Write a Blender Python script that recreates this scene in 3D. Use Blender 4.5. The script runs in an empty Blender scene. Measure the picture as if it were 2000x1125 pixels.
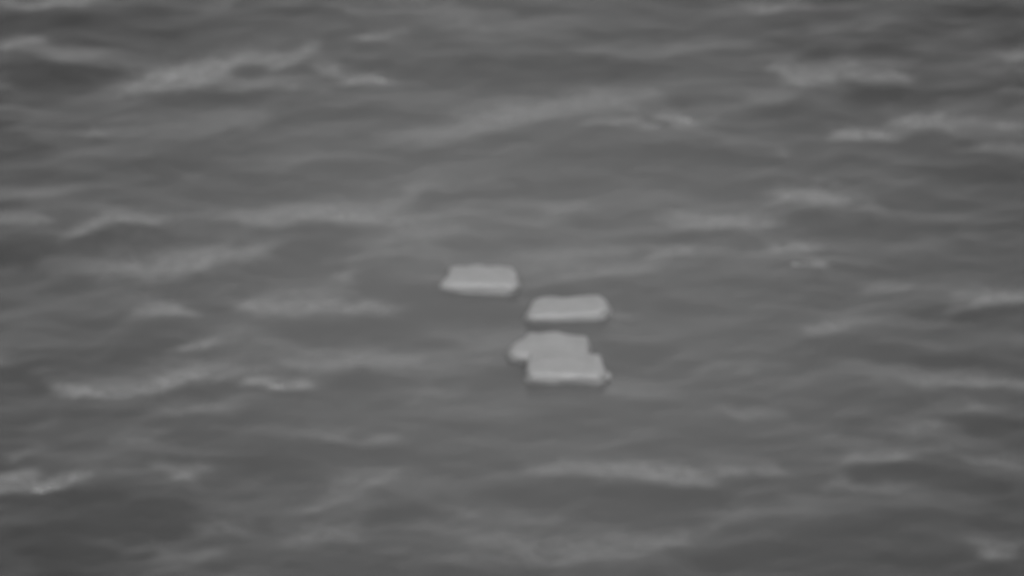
import bpy, bmesh, math, random
import numpy as np
from mathutils import Vector, Matrix, noise as mnoise

sc = bpy.context.scene
C = sc.collection
R = math.radians

# ------------------------------------------------------------------ camera
DEP = R(22)                       # looking down on the sea from an aircraft
HFOV = R(7)
DIST = 5.35 / math.tan(HFOV / 2)
cd = bpy.data.cameras.new('camera')
cam = bpy.data.objects.new('camera', cd)
C.objects.link(cam)
cam.location = (0, -DIST * math.cos(DEP), DIST * math.sin(DEP))
cam.rotation_euler = (math.pi / 2 - DEP, 0, 0)
cd.sensor_width = 36
cd.angle = HFOV
cd.clip_end = 20000
cd.dof.use_dof = True             # the photograph is soft all over: the lens is focused short
cd.dof.focus_distance = 45.0
cd.dof.aperture_fstop = 3.5
sc.camera = cam

# ------------------------------------------------------------------ sky, sun, exposure
SUN_EL, SUN_AZ = R(54), R(168)      # hazy sun behind the camera
w = bpy.data.worlds.new('World')
sc.world = w
w.use_nodes = True
nt = w.node_tree
nt.nodes.clear()
sky = nt.nodes.new('ShaderNodeTexSky')
sky.sky_type = 'NISHITA'
sky.sun_disc = False
sky.sun_elevation = SUN_EL
sky.sun_rotation = SUN_AZ
sky.air_density = 1.0
sky.dust_density = 4.0
bw = nt.nodes.new('ShaderNodeRGBToBW')      # the camera sees in greys only
bg = nt.nodes.new('ShaderNodeBackground')
bg.inputs['Strength'].default_value = 0.10
wo = nt.nodes.new('ShaderNodeOutputWorld')
nt.links.new(sky.outputs[0], bw.inputs[0])
nt.links.new(bw.outputs[0], bg.inputs[0])
nt.links.new(bg.outputs[0], wo.inputs[0])
sd = bpy.data.lights.new('sun', 'SUN')
sd.energy = 0.6
sd.angle = R(14)
sun = bpy.data.objects.new('sun', sd)
C.objects.link(sun)
sun.rotation_euler = Vector((-math.sin(SUN_AZ) * math.cos(SUN_EL), -math.cos(SUN_AZ) * math.cos(SUN_EL), -math.sin(SUN_EL))).to_track_quat('-Z', 'Y').to_euler()
sun.location = (0, 40, 40)

sc.view_settings.view_transform = 'Standard'
sc.view_settings.look = 'None'
sc.view_settings.gamma = 1
sc.view_settings.use_curve_mapping = False
sc.view_settings.exposure = 1.40


# ------------------------------------------------------------------ materials
def material(name, col, rough, ior=1.45, spec=0.5):
    m = bpy.data.materials.new(name)
    m.use_nodes = True
    b = m.node_tree.nodes['Principled BSDF']
    b.inputs['Base Color'].default_value = (col, col, col, 1)
    b.inputs['Roughness'].default_value = rough
    b.inputs['IOR'].default_value = ior
    return m, m.node_tree, b


def nd(nt, kind, **kw):
    n = nt.nodes.new(kind)
    for k, v in kw.items():
        n.inputs[k].default_value = v
    return n


def tex(nt, scale_xyz, scale, detail=4, rough=0.55, dist=0.0):
    co = nt.nodes.new('ShaderNodeTexCoord')
    mp = nt.nodes.new('ShaderNodeMapping')
    mp.inputs['Scale'].default_value = scale_xyz
    n = nd(nt, 'ShaderNodeTexNoise', Scale=scale, Detail=detail, Roughness=rough, Distortion=dist)
    nt.links.new(co.outputs['Object'], mp.inputs[0])
    nt.links.new(mp.outputs[0], n.inputs['Vector'])
    return n


WATER, wnt, wb = material('sea_water', 0.03, 0.22, 1.333)
n1 = tex(wnt, (1, 1.6, 1), 9.0, 5, 0.6)
bp = nd(wnt, 'ShaderNodeBump', Strength=0.35, Distance=0.02)
wnt.links.new(n1.outputs[0], bp.inputs['Height'])
wnt.links.new(bp.outputs[0], wb.inputs['Normal'])
# base colour: centre-to-edge light falloff painted in, plus thin foam doubling as wave sheen
falloff = wnt.nodes.new('ShaderNodeAttribute')
falloff.attribute_name = 'light_falloff'
m1 = wnt.nodes.new('ShaderNodeMapRange')
m1.inputs['To Min'].default_value = 0.010
m1.inputs['To Max'].default_value = 0.060
wnt.links.new(falloff.outputs['Fac'], m1.inputs[0])
foam = wnt.nodes.new('ShaderNodeAttribute')
foam.attribute_name = 'foam'  # thin foam that also carries the painted-in sky sheen of wave backs
nf = tex(wnt, (0.8, 0.8, 1), 8.0, 6, 0.65, 0.6)
m2 = wnt.nodes.new('ShaderNodeMapRange')
m2.inputs['From Min'].default_value = 0.36
m2.inputs['From Max'].default_value = 0.60
wnt.links.new(nf.outputs[0], m2.inputs[0])
mm = wnt.nodes.new('ShaderNodeMath')
mm.operation = 'MULTIPLY'
wnt.links.new(foam.outputs['Fac'], mm.inputs[0])
wnt.links.new(m2.outputs[0], mm.inputs[1])
mx = wnt.nodes.new('ShaderNodeMix')
mx.data_type = 'FLOAT'
wnt.links.new(mm.outputs[0], mx.inputs[0])
wnt.links.new(m1.outputs[0], mx.inputs[2])
mx.inputs[3].default_value = 0.125
wnt.links.new(mx.outputs[0], wb.inputs['Base Color'])

BALE, bnt, bb = material('pale_wrapping', 0.36, 0.55)
n2 = tex(bnt, (1, 1, 1), 5.0, 4, 0.55)
mr = bnt.nodes.new('ShaderNodeMapRange')
mr.inputs['From Min'].default_value = 0.3
mr.inputs['From Max'].default_value = 0.7
mr.inputs['To Min'].default_value = 0.145
mr.inputs['To Max'].default_value = 0.175
bnt.links.new(n2.outputs[0], mr.inputs[0])
bnt.links.new(mr.outputs[0], bb.inputs['Base Color'])
n3 = tex(bnt, (1, 1, 1.5), 14.0, 5, 0.6, 1.0)
bp2 = nd(bnt, 'ShaderNodeBump', Strength=0.5, Distance=0.015)
bnt.links.new(n3.outputs[0], bp2.inputs['Height'])
bnt.links.new(bp2.outputs[0], bb.inputs['Normal'])

FOAM, fnt, fb = material('foam', 0.20, 0.8)
n4 = tex(fnt, (1, 1, 1), 60.0, 3)
bp3 = nd(fnt, 'ShaderNodeBump', Strength=0.6, Distance=0.01)
fnt.links.new(n4.outputs[0], bp3.inputs['Height'])
fnt.links.new(bp3.outputs[0], fb.inputs['Normal'])

# ------------------------------------------------------------------ the sea: one sheet to the horizon
# each wavelet: x, y, half length along the crest, half width across it (metres),
# heading of the crest (degrees), steepness (+ its back leans away, - its face leans towards us)
# --BEGIN CRESTS
CRESTS = [
    (-5.28,8.58,0.5,0.17,0.0,0.9), (-5.7,7.14,0.16,0.178,-26.2,1.0), (-5.11,6.82,0.36,0.16,-13.9,0.5), (-3.42,6.25,0.57,0.387,8.5,1.1), (-3.94,6.45,0.36,0.19,-13.9,0.5),
    (-2.64,6.86,0.61,0.16,36.0,0.7), (-2.36,7.02,0.23,0.198,0.0,0.4), (-3.72,5.8,0.37,0.172,27.0,0.5), (-1.62,7.47,0.18,0.113,14.2,0.9), (-1.48,6.17,0.25,0.126,14.0,1.2),
    (-1.92,6.48,0.17,0.131,0.0,0.6), (-2.44,5.83,0.29,0.156,14.0,0.5), (-4.21,4.53,0.17,0.126,0.0,0.6), (-3.64,4.45,0.74,0.162,46.6,0.35), (-3.38,5.0,0.61,0.213,26.8,0.3),
    (-2.45,3.75,0.48,0.166,26.4,0.4), (-5.12,2.76,0.39,0.151,5.5,0.45), (-3.27,8.61,0.18,0.204,0.0,0.4), (-1.17,8.53,0.47,0.512,0.0,0.35), (-0.7,8.27,0.35,0.424,0.0,0.35),
    (-0.41,7.77,0.23,0.134,0.0,0.4), (-1.86,8.24,0.23,0.169,0.0,0.35), (-5.05,7.93,0.75,0.371,0.0,-0.6), (-5.14,6.28,0.63,0.457,0.0,-0.8), (-5.43,4.37,0.34,0.788,0.0,-0.5),
    (-3.85,7.1,0.46,0.248,0.0,-0.4), (-3.39,5.24,0.6,0.178,21.9,-0.3), (-2.88,3.21,0.45,0.268,13.7,-0.4), (-4.04,3.36,0.22,0.307,0.0,-0.4), (-5.38,2.45,0.27,0.151,0.0,-0.5),
    (-4.2,8.53,0.23,0.341,0.0,-0.4), (0.56,5.24,0.91,0.302,30.8,0.7), (-0.39,4.53,0.74,0.353,26.3,0.5), (1.48,5.8,0.11,0.129,0.0,0.4), (1.21,4.72,0.2,0.122,-13.8,0.7),
    (1.86,4.92,0.23,0.138,13.7,0.9), (-1.23,4.61,0.46,0.183,13.8,0.3), (1.96,7.19,0.77,0.162,11.3,0.4), (0.74,6.69,0.57,0.411,0.0,-0.6), (-0.4,6.77,0.29,0.197,0.0,-0.4),
    (0.0,6.28,0.57,0.49,0.0,-0.3), (1.74,7.77,0.69,0.336,0.0,-0.2), (1.4,4.06,1.01,0.31,-5.6,-0.4), (0.44,3.44,0.86,0.45,13.6,-0.3), (-0.88,2.41,0.56,0.117,30.3,-0.6),
    (-0.66,2.77,0.5,0.131,30.4,0.4), (-1.46,6.77,0.23,0.247,0.0,-0.3), (2.98,8.64,0.37,0.147,16.9,0.9), (4.0,7.85,0.3,0.13,14.1,0.4), (3.31,6.2,0.4,0.293,0.0,0.9),
    (4.11,6.28,0.36,0.19,13.9,0.7), (2.83,5.48,0.42,0.129,36.5,0.4), (3.92,4.43,0.27,0.141,0.0,1.3), (4.56,4.84,0.36,0.198,-26.9,1.2), (4.83,4.68,0.24,0.169,-26.9,0.8),
    (5.29,4.84,0.22,0.19,0.0,0.4), (5.18,3.9,0.22,0.186,0.0,0.5), (5.66,6.94,0.14,0.165,0.0,0.6), (5.03,7.6,0.31,0.148,-27.6,0.3), (3.16,2.53,0.41,0.239,-8.2,1.0),
    (3.59,3.11,0.08,0.076,0.0,0.4), (3.01,3.9,0.18,0.111,-26.5,0.4), (3.84,2.3,0.14,0.18,0.0,0.4), (5.63,5.4,0.07,0.288,0.0,0.6), (4.15,7.27,0.59,0.403,-14.3,-0.5),
    (5.24,8.27,0.7,0.424,0.0,-0.4), (4.37,5.64,0.58,0.312,-14.0,-0.7), (3.6,4.84,0.39,0.237,0.0,-0.2), (4.98,3.29,0.66,0.461,0.0,-0.5), (-5.24,1.86,0.27,0.148,5.5,0.6),
    (-4.19,1.63,0.5,0.121,34.9,0.7), (-3.66,2.01,0.47,0.268,26.1,0.35), (-2.18,1.9,0.77,0.208,-5.4,1.0), (-1.48,2.08,0.45,0.291,13.5,0.5), (-3.5,0.61,0.78,0.351,30.3,0.7),
    (-3.08,0.83,0.5,0.168,34.5,0.4), (-3.66,-0.7,0.32,0.169,0.0,0.8), (-1.72,0.21,0.33,0.085,-8.0,0.8), (-1.91,-0.6,0.43,0.28,7.9,0.8), (-2.43,-1.37,0.37,0.339,35.7,0.4),
    (-3.0,-1.59,0.24,0.138,5.3,0.8), (-3.23,-2.47,0.49,0.204,20.3,0.9), (-4.41,-2.82,0.26,0.107,7.8,1.0), (-3.79,-2.74,0.63,0.186,10.3,0.7), (-2.09,-2.13,0.48,0.213,12.9,0.6),
    (-2.39,-2.77,0.2,0.116,44.0,1.2), (-1.57,-2.06,0.37,0.274,0.0,0.5), (-4.61,1.27,0.82,0.262,8.1,-0.6), (-3.91,1.49,0.47,0.159,26.0,-0.7), (-5.24,0.83,0.27,0.365,0.0,-0.8),
    (-2.06,1.27,0.71,0.293,-5.4,-0.4), (-3.52,-0.18,0.32,0.142,0.0,-0.4), (-1.58,-1.23,0.42,0.349,0.0,-0.6), (-3.67,-1.79,0.47,0.345,0.0,-0.5), (-5.01,-2.33,0.31,0.478,0.0,-0.6),
    (-3.11,-2.9,0.32,0.157,12.9,-0.7), (-1.88,-2.47,0.26,0.163,0.0,-0.6), (-2.38,0.9,0.32,0.292,0.0,-0.3), (-2.76,-0.67,0.32,0.212,0.0,-0.4), (-0.96,-0.39,0.48,0.427,0.0,-0.6),
    (-1.08,0.9,0.61,0.355,13.3,0.4), (-0.82,1.78,0.38,0.597,0.0,0.35), (0.46,2.08,0.27,0.45,0.0,0.35), (0.92,1.05,0.32,0.117,0.0,0.5), (0.54,0.61,0.55,0.424,13.2,0.4),
    (1.07,0.32,0.38,0.114,8.0,0.5), (2.24,1.81,0.6,0.192,-5.4,1.0), (1.84,0.94,0.27,0.117,0.0,0.7), (2.97,1.02,0.33,0.116,5.4,1.0), (3.04,0.57,0.16,0.071,10.6,0.9),
    (2.59,0.83,0.33,0.144,8.0,0.4), (-0.53,-1.51,0.69,0.273,10.4,0.4), (-0.27,-0.67,0.37,0.282,0.0,-0.5), (0.59,-0.04,0.43,0.114,0.0,-0.6), (-0.21,-2.47,0.31,0.408,0.0,-0.5),
    (1.31,-1.79,0.31,0.276,0.0,-0.6), (1.33,-0.53,0.21,0.426,0.0,-0.5), (3.28,-1.02,0.33,0.164,12.9,0.7), (3.5,-0.74,0.32,0.197,0.0,0.3), (5.11,-0.39,0.4,0.173,20.1,1.1),
    (4.73,-0.11,0.11,0.086,0.0,0.4), (3.64,0.06,0.16,0.115,0.0,0.5), (3.52,1.27,0.16,0.117,0.0,0.3), (2.56,-2.22,0.21,0.136,0.0,0.4), (3.76,-2.2,0.5,0.31,-25.1,0.3),
    (4.58,-2.54,0.53,0.135,5.2,0.7), (3.97,-0.95,0.32,0.14,0.0,0.3), (3.82,1.78,0.5,0.289,-13.5,-0.4), (3.26,-1.51,0.37,0.208,0.0,-0.5), (4.58,-0.53,0.43,0.169,5.3,-0.5),
    (3.89,-1.65,0.42,0.164,-7.9,-0.5), (5.14,-0.81,0.27,0.211,0.0,-0.5), (4.72,-1.92,0.52,0.247,0.0,-0.5), (3.2,-0.18,0.48,0.214,0.0,-0.3), (4.9,1.63,0.49,0.371,0.0,-0.3),
    (-4.97,-4.97,0.27,0.116,-41.2,0.9), (-4.64,-5.42,0.28,0.113,-7.5,1.3), (-4.2,-5.2,0.37,0.144,19.8,0.9), (-3.24,-5.13,0.3,0.154,0.0,0.9), (-3.04,-3.34,0.41,0.16,0.0,0.5),
    (-3.53,-4.13,0.26,0.183,0.0,0.5), (-4.2,-4.0,0.31,0.184,0.0,0.3), (-4.95,-4.33,0.2,0.156,0.0,0.4), (-1.74,-4.09,0.18,0.118,0.0,0.5), (-1.42,-5.1,0.31,0.148,14.9,0.7),
    (-1.81,-5.54,0.38,0.116,24.1,0.5), (-2.85,-6.24,0.36,0.171,-12.2,0.5), (-1.75,-6.42,0.45,0.311,0.0,0.5), (-3.32,-6.85,0.3,0.185,0.0,0.4), (-2.62,-7.04,0.35,0.168,12.3,0.3),
    (-3.87,-5.73,0.91,0.175,-7.4,-0.7), (-3.5,-6.11,0.75,0.251,0.0,-0.5), (-4.33,-6.61,0.65,0.497,0.0,-0.5), (-2.54,-4.59,0.51,0.455,0.0,-0.3), (-3.05,-4.59,0.2,0.155,0.0,-0.3),
    (1.07,-4.74,0.51,0.18,-5.1,0.8), (1.42,-5.04,0.42,0.169,-19.7,0.6), (2.13,-4.84,0.26,0.176,12.4,0.6), (0.5,-6.92,0.69,0.308,0.0,0.5), (-0.1,-6.85,0.5,0.37,0.0,0.4),
    (-0.25,-5.86,0.3,0.201,0.0,0.4), (-0.59,-7.1,0.35,0.184,0.0,0.3), (1.19,-6.73,0.3,0.217,-12.3,0.5), (2.0,-6.24,0.64,0.165,19.2,0.4), (2.61,-5.86,0.32,0.238,19.2,0.3),
    (1.09,-2.74,0.42,0.105,-12.8,0.4), (1.76,-2.9,0.26,0.107,-5.2,0.3), (-0.73,-2.87,0.31,0.337,0.0,0.3), (2.4,-3.38,0.15,0.133,0.0,0.4), (3.08,-3.93,0.21,0.105,0.0,0.4),
    (3.9,-3.74,0.31,0.185,0.0,0.5), (4.6,-3.27,0.26,0.106,-7.7,0.5), (4.24,-3.14,0.21,0.134,0.0,0.3), (3.61,-4.69,0.26,0.139,12.4,0.6), (4.08,-4.46,0.32,0.101,12.4,0.4),
    (4.88,-4.78,0.26,0.145,-20.0,0.5), (3.28,-5.35,0.31,0.177,7.5,0.5), (3.68,-5.54,0.31,0.119,-19.7,0.4), (4.79,-6.76,0.37,0.16,0.0,0.7), (-0.83,2.74,0.11,0.065,30.4,0.5),
    (-0.6,-2.2,0.21,0.273,0.0,0.25), (-1.47,-1.92,0.31,0.165,0.0,0.3), (0.23,7.77,0.52,0.252,0.0,0.25), (2.73,5.8,0.17,0.129,0.0,0.35), (0.0,-3.27,0.46,0.187,0.0,0.25),
    (0.66,-4.2,0.62,0.129,7.6,0.2), (1.76,-5.42,0.61,0.229,0.0,-0.6), (1.01,-5.48,0.4,0.254,0.0,-0.4), (4.05,-4.97,0.41,0.278,-10.1,-0.5), (4.88,-3.67,0.31,0.265,0.0,-0.5),
    (3.49,-6.48,0.76,0.432,7.4,-0.4), (2.48,-6.98,0.4,0.246,0.0,-0.3), (4.79,-5.35,0.3,0.255,0.0,-0.4),
]
# --END CRESTS
rnd = random.Random(3)
for _ in range(900):      # the same kind of sea beyond the stretch surveyed above
    x, y = rnd.uniform(-10, 10), rnd.uniform(-10, 12.5)
    if abs(x) < 6.2 + 0.055 * y and -8.2 < y < 9.6:
        continue
    CRESTS.append((x, y, rnd.uniform(0.2, 0.7), rnd.uniform(0.1, 0.3), rnd.uniform(-10, 22), rnd.choice((-0.6, -0.4, 0.4, 0.6, 0.9))))
SLOPE = 0.195      # steepness of a wavelet of strength 1
CHOP = 0.034      # rms steepness of the chop everywhere

DX, DY = 0.025, 0.035
X0, X1, Y0, Y1 = -10.5, 10.5, -10.5, 13.0
nx, ny = int((X1 - X0) / DX) + 1, int((Y1 - Y0) / DY) + 1
gx = X0 + DX * np.arange(nx)
gy = Y0 + DY * np.arange(ny)


def wavelet_heights():
    GX, GY = np.meshgrid(gx, gy)
    S = np.zeros_like(GX)
    foam_sheen = np.zeros_like(GX)
    rs = np.random.RandomState(5)
    # gently wandering coordinates so that no wavelet is a clean ellipse
    WX, WY = np.zeros_like(GX), np.zeros_like(GX)
    for k in range(40):
        a = rs.uniform(0, 6.283)
        f = 1.5 * 14.0 ** rs.uniform()
        p, q = rs.uniform(0, 6.283, 2)
        ph = f * (GX * math.cos(a) * 0.8 + GY * math.sin(a) * 0.9)
        WX += np.sin(ph + p) * 0.085 / f ** 0.4
        WY += np.sin(ph + q) * 0.027 / f ** 0.45
    PX, PY = GX + WX, GY + WY
    for (x, y, L, W, ang, amp) in CRESTS:
        ca, sa = math.cos(R(ang)), math.sin(R(ang))
        rx = 2.2 * L + 3.5 * W + 0.5
        ry = 2.2 * L * abs(sa) + 3.5 * W + 0.5
        i0, i1 = np.searchsorted(gx, (x - rx, x + rx))
        j0, j1 = np.searchsorted(gy, (y - ry, y + ry))
        px, py = PX[j0:j1, i0:i1] - x, PY[j0:j1, i0:i1] - y
        u = (px * ca + py * sa) / L
        v = (-px * sa + py * ca) / (W * (1.25 if amp > 0 else 1.1))
        v = np.where(v < 0, v * 1.35, v * 0.62) if amp > 0 else np.where(v > 0, v * 1.25, v * 0.85)
        g = np.exp(-np.abs(u) ** 2.6 - np.abs(v) ** 2.0)
        S[j0:j1, i0:i1] += amp * g
        if amp > 0.3:
            foam_sheen[j0:j1, i0:i1] += (amp - 0.2) * g  # bright wave backs painted paler too: part foam, part sheen
    S *= SLOPE
    # heights whose northward slope is -S, kept level over long distances
    ex = np.clip(np.minimum((GX - X0), (X1 - GX)) / 1.5, 0, 1)
    ey = np.clip(np.minimum((GY - Y0), (Y1 - GY)) / 1.5, 0, 1)
    win = (ex * ex * (3 - 2 * ex)) * (ey * ey * (3 - 2 * ey))
    S = (S - S.mean()) * win
    ky = 2 * np.pi * np.fft.fftfreq(ny, DY)[:, None]
    kx = 2 * np.pi * np.fft.fftfreq(nx, DX)[None, :]
    H = np.real(np.fft.ifft2(1j * ky * np.fft.fft2(S) / (ky ** 2 + 0.35 + 0.012 * kx ** 2)))
    return H * win, np.clip(foam_sheen, 0, 1)


def chop(x, y, spacing):
    """short-crested random chop, waves finer than the mesh left out"""
    rs = np.random.RandomState(11)
    z = np.zeros_like(x)
    N = 110
    for i in range(N):
        lam = 0.26 * (7.0 ** rs.uniform())
        k = 2 * np.pi / lam
        th = R(98) + rs.normal(0, R(26 + 30 * math.exp(-lam / 0.5)))
        amp = CHOP * math.sqrt(2.0 / N) / k
        ph = rs.uniform(0, 6.283)
        f = np.exp(-(spacing * k / 2.2) ** 2)
        z += amp * f * np.sin(k * (x * math.cos(th) + y * math.sin(th)) + ph + 0.8 * np.sin(0.31 * k * (x * math.cos(th + 1.3) + y * math.sin(th + 1.3)) + 2 * ph))
    return z


def grow(start, step, end):
    out, s, v = [], step, start
    while abs(v) < end:
        s *= 1.16
        v += s
        out.append(v)
    return out


left = grow(X0, -DX, 9000)[::-1]
right = grow(X1, DX, 9000)
near = grow(Y0, -DY, 9000)[::-1]
far = grow(Y1, DY, 9000)
ax = np.array(left + list(gx) + right)
ay = np.array(near + list(gy) + far)
AX, AY = np.meshgrid(ax, ay)
SP = np.maximum(np.gradient(ax)[None, :], np.gradient(ay)[:, None])
Z = chop(AX, AY, SP)
HW, SHEEN_FINE = wavelet_heights()
Z[len(near):len(near) + ny, len(left):len(left) + nx] += HW

FOAM_SHEEN_MAP = np.zeros_like(Z)
FOAM_SHEEN_MAP[len(near):len(near) + ny, len(left):len(left) + nx] = SHEEN_FINE
CENTRE_LIGHT = np.zeros_like(Z)
rs = np.random.RandomState(2)
for i in range(9):
    a_, l_ = math.pi * i / 9 + rs.uniform(0, 0.3), rs.uniform(12, 19)
    CENTRE_LIGHT += np.cos(2 * np.pi / l_ * (AX * math.cos(a_) + 0.6 * AY * math.sin(a_))) / 9
CENTRE_LIGHT = np.clip(0.27 + 0.69 * CENTRE_LIGHT, 0, 1)  # brightest around the origin: light falloff painted into the water colour


def sea_z(x, y):
    i = int(np.argmin(np.abs(ax - x)))
    j = int(np.argmin(np.abs(ay - y)))
    return float(Z[j, i])


def sea():
    NX, NY = len(ax), len(ay)
    co = np.stack([AX.ravel(), AY.ravel(), Z.ravel()], 1).astype(np.float32)
    idx = np.arange(NX * NY).reshape(NY, NX)
    q = np.stack([idx[:-1, :-1], idx[:-1, 1:], idx[1:, 1:], idx[1:, :-1]], -1).reshape(-1, 4).astype(np.int32)
    me = bpy.data.meshes.new('water')
    me.vertices.add(len(co))
    me.vertices.foreach_set('co', co.ravel())
    me.loops.add(q.size)
    me.loops.foreach_set('vertex_index', q.ravel())
    me.polygons.add(len(q))
    me.polygons.foreach_set('loop_start', np.arange(0, q.size, 4, dtype=np.int32))
    me.polygons.foreach_set('use_smooth', np.ones(len(q), dtype=bool))
    me.update(calc_edges=True)
    me.materials.append(WATER)
    for nm, arr in (('foam', FOAM_SHEEN_MAP), ('light_falloff', CENTRE_LIGHT)):  # 'foam' holds thin foam plus the painted-in sheen of wave backs
        me.attributes.new(nm, 'FLOAT', 'POINT').data.foreach_set('value', arr.ravel().astype(np.float32))
    o = bpy.data.objects.new('water', me)
    C.objects.link(o)
    o['kind'] = 'structure'
    o['label'] = 'choppy grey sea surface filling the whole picture'


sea()


# ------------------------------------------------------------------ floating bales
def mesh_obj(name, bm, mat, parent):
    me = bpy.data.meshes.new(name)
    for f in bm.faces:
        f.smooth = True
    bm.to_mesh(me)
    bm.free()
    me.materials.append(mat)
    o = bpy.data.objects.new(name, me)
    C.objects.link(o)
    o.parent = parent
    return o


def body_mesh(L, Wd, H, seed, ends, cuts=16, sharp=9.0):
    """a stuffed, wrapped block: rounded edges, sagging sides, a few dents"""
    bm = bmesh.new()
    bmesh.ops.create_cube(bm, size=2)
    bmesh.ops.subdivide_edges(bm, edges=bm.edges[:], cuts=cuts, use_grid_fill=True)
    off = Vector((seed * 7.3, seed * 3.1, seed * 1.7))
    for v in bm.verts:
        p = v.co.copy()
        n = (abs(p.x) ** sharp + abs(p.y) ** sharp + abs(p.z) ** sharp) ** (1 / sharp)
        p = p / n
        d = 1 + 0.07 * mnoise.noise(p * 1.5 + off) + 0.045 * mnoise.noise(p * 3.7 + off) + 0.02 * mnoise.noise(p * 8.0 + off)
        ext, y0 = ends[1 if p.x > 0 else 0]      # the wrapping is drawn to a blunt point at each end
        e = ext * abs(p.x) ** 4 * max(0.0, 1 - abs(p.y - y0)) * (1 - 0.35 * abs(p.z))
        v.co = Vector((p.x * L / 2 * d + math.copysign(e, p.x), p.y * Wd / 2 * d, p.z * H / 2 * d))
    return bm


def knot_mesh(length, width, seed):
    """gathered tail of wrapping, pinched at the root and flaring to a ragged end"""
    bm = bmesh.new()
    rings, seg = 8, 10
    prev = None
    off = Vector((seed * 5.1, 2.0, seed))
    for i in range(rings):
        t = i / (rings - 1)
        r = width * (1.0 - 0.55 * t + 0.25 * max(0, t - 0.6))
        ring = []
        for k in range(seg):
            a = 2 * math.pi * k / seg
            rr = r * (1 + 0.25 * mnoise.noise(Vector((math.cos(a), math.sin(a), t * 2)) * 1.6 + off))
            ring.append(bm.verts.new((t * length, rr * math.cos(a), 0.6 * rr * math.sin(a) - 0.02 * t)))
        if prev:
            for k in range(seg):
                bm.faces.new((prev[k], prev[(k + 1) % seg], ring[(k + 1) % seg], ring[k]))
        else:
            bm.faces.new(ring[::-1])
        prev = ring
    bm.faces.new(prev)
    return bm


def bale(label, x, y, L, Wd, H, rz, rx, ry, lift, seed, ends, knots):
    t = bpy.data.objects.new('floating_bale', None)
    C.objects.link(t)
    t.location = (x, y, sea_z(x, y) + lift)
    t.rotation_euler = (R(rx), R(ry), R(rz))
    t['label'] = label
    t['category'] = 'bale'
    t['group'] = 'pale bales adrift on the sea'
    mesh_obj('wrapped_body', body_mesh(L, Wd, H, seed, ends), BALE, t)
    for (kx, ky, kz, ka, kl, kw) in knots:
        o = mesh_obj('gathered_wrapping', knot_mesh(kl, kw, seed + kx), BALE, t)
        o.location = (kx, ky, kz)
        o.rotation_euler = (0, 0, R(ka))
    return t


BALES = [
    ('single pale bale floating apart, left of and above the other three', -0.33, 0.03, 0.68, 0.48, 0.37, -3, 4, 1, -0.065, 1, ((0.10, -0.75), (0.11, -0.25)), [(0.37, -0.06, 0.05, -6, 0.05, 0.06)]),
    ('pale bale on its own just above the touching pair, pointed right end', 0.575, -0.73, 0.74, 0.43, 0.36, 4, 4, -2, -0.065, 2, ((0.11, -0.45), (0.10, 0.05)), [(0.385, 0.0, 0.06, 3, 0.06, 0.07)]),
    ('farther bale of the touching pair, its left end sticking out', 0.42, -1.82, 0.69, 0.56, 0.38, -9, 6, 1, -0.065, 3, ((0.16, -0.35), (0.12, -0.8)), [(-0.42, -0.1, 0.03, 178, 0.05, 0.07)]),
    ('nearest bale, lower of the touching pair, with a tail of wrapping at right', 0.53, -2.27, 0.76, 0.54, 0.39, -4, 4, 1, -0.065, 4, ((0.0, 0.0), (0.08, -0.3)), [(0.36, -0.06, 0.09, 5, 0.12, 0.10)]),
]
for b in BALES:
    bale(*b)


# ------------------------------------------------------------------ flecks of fresh foam
def sea_foam():
    rnd = random.Random(8)
    bm = bmesh.new()
    for (x, y, rx, ry) in [(-2.39, -2.77, 0.06, 0.086), (-1.48, 6.17, 0.077, 0.071), (3.01, 0.57, 0.069, 0.043), (1.89, 4.92, 0.069, 0.071), (-4.64, -5.44, 0.094, 0.057)]:
        n = int(8 + 1500 * rx * ry)
        for _ in range(n):
            a, r = rnd.uniform(0, 6.283), rnd.random() ** 0.6
            px, py = x + rx * r * math.cos(a), y + ry * r * math.sin(a)
            q = rnd.uniform(0.006, 0.014)
            M = Matrix.Translation((px, py, sea_z(px, py) + 0.1 * q)) @ Matrix.Diagonal((q * 1.6, q, q * 0.55, 1))
            bmesh.ops.create_icosphere(bm, subdivisions=1, radius=1.0, matrix=M)
    o = mesh_obj('sea_foam', bm, FOAM, None)
    o['kind'] = 'stuff'
    o['label'] = 'small flecks of white foam scattered over the wave crests'
    o['category'] = 'foam'


sea_foam()
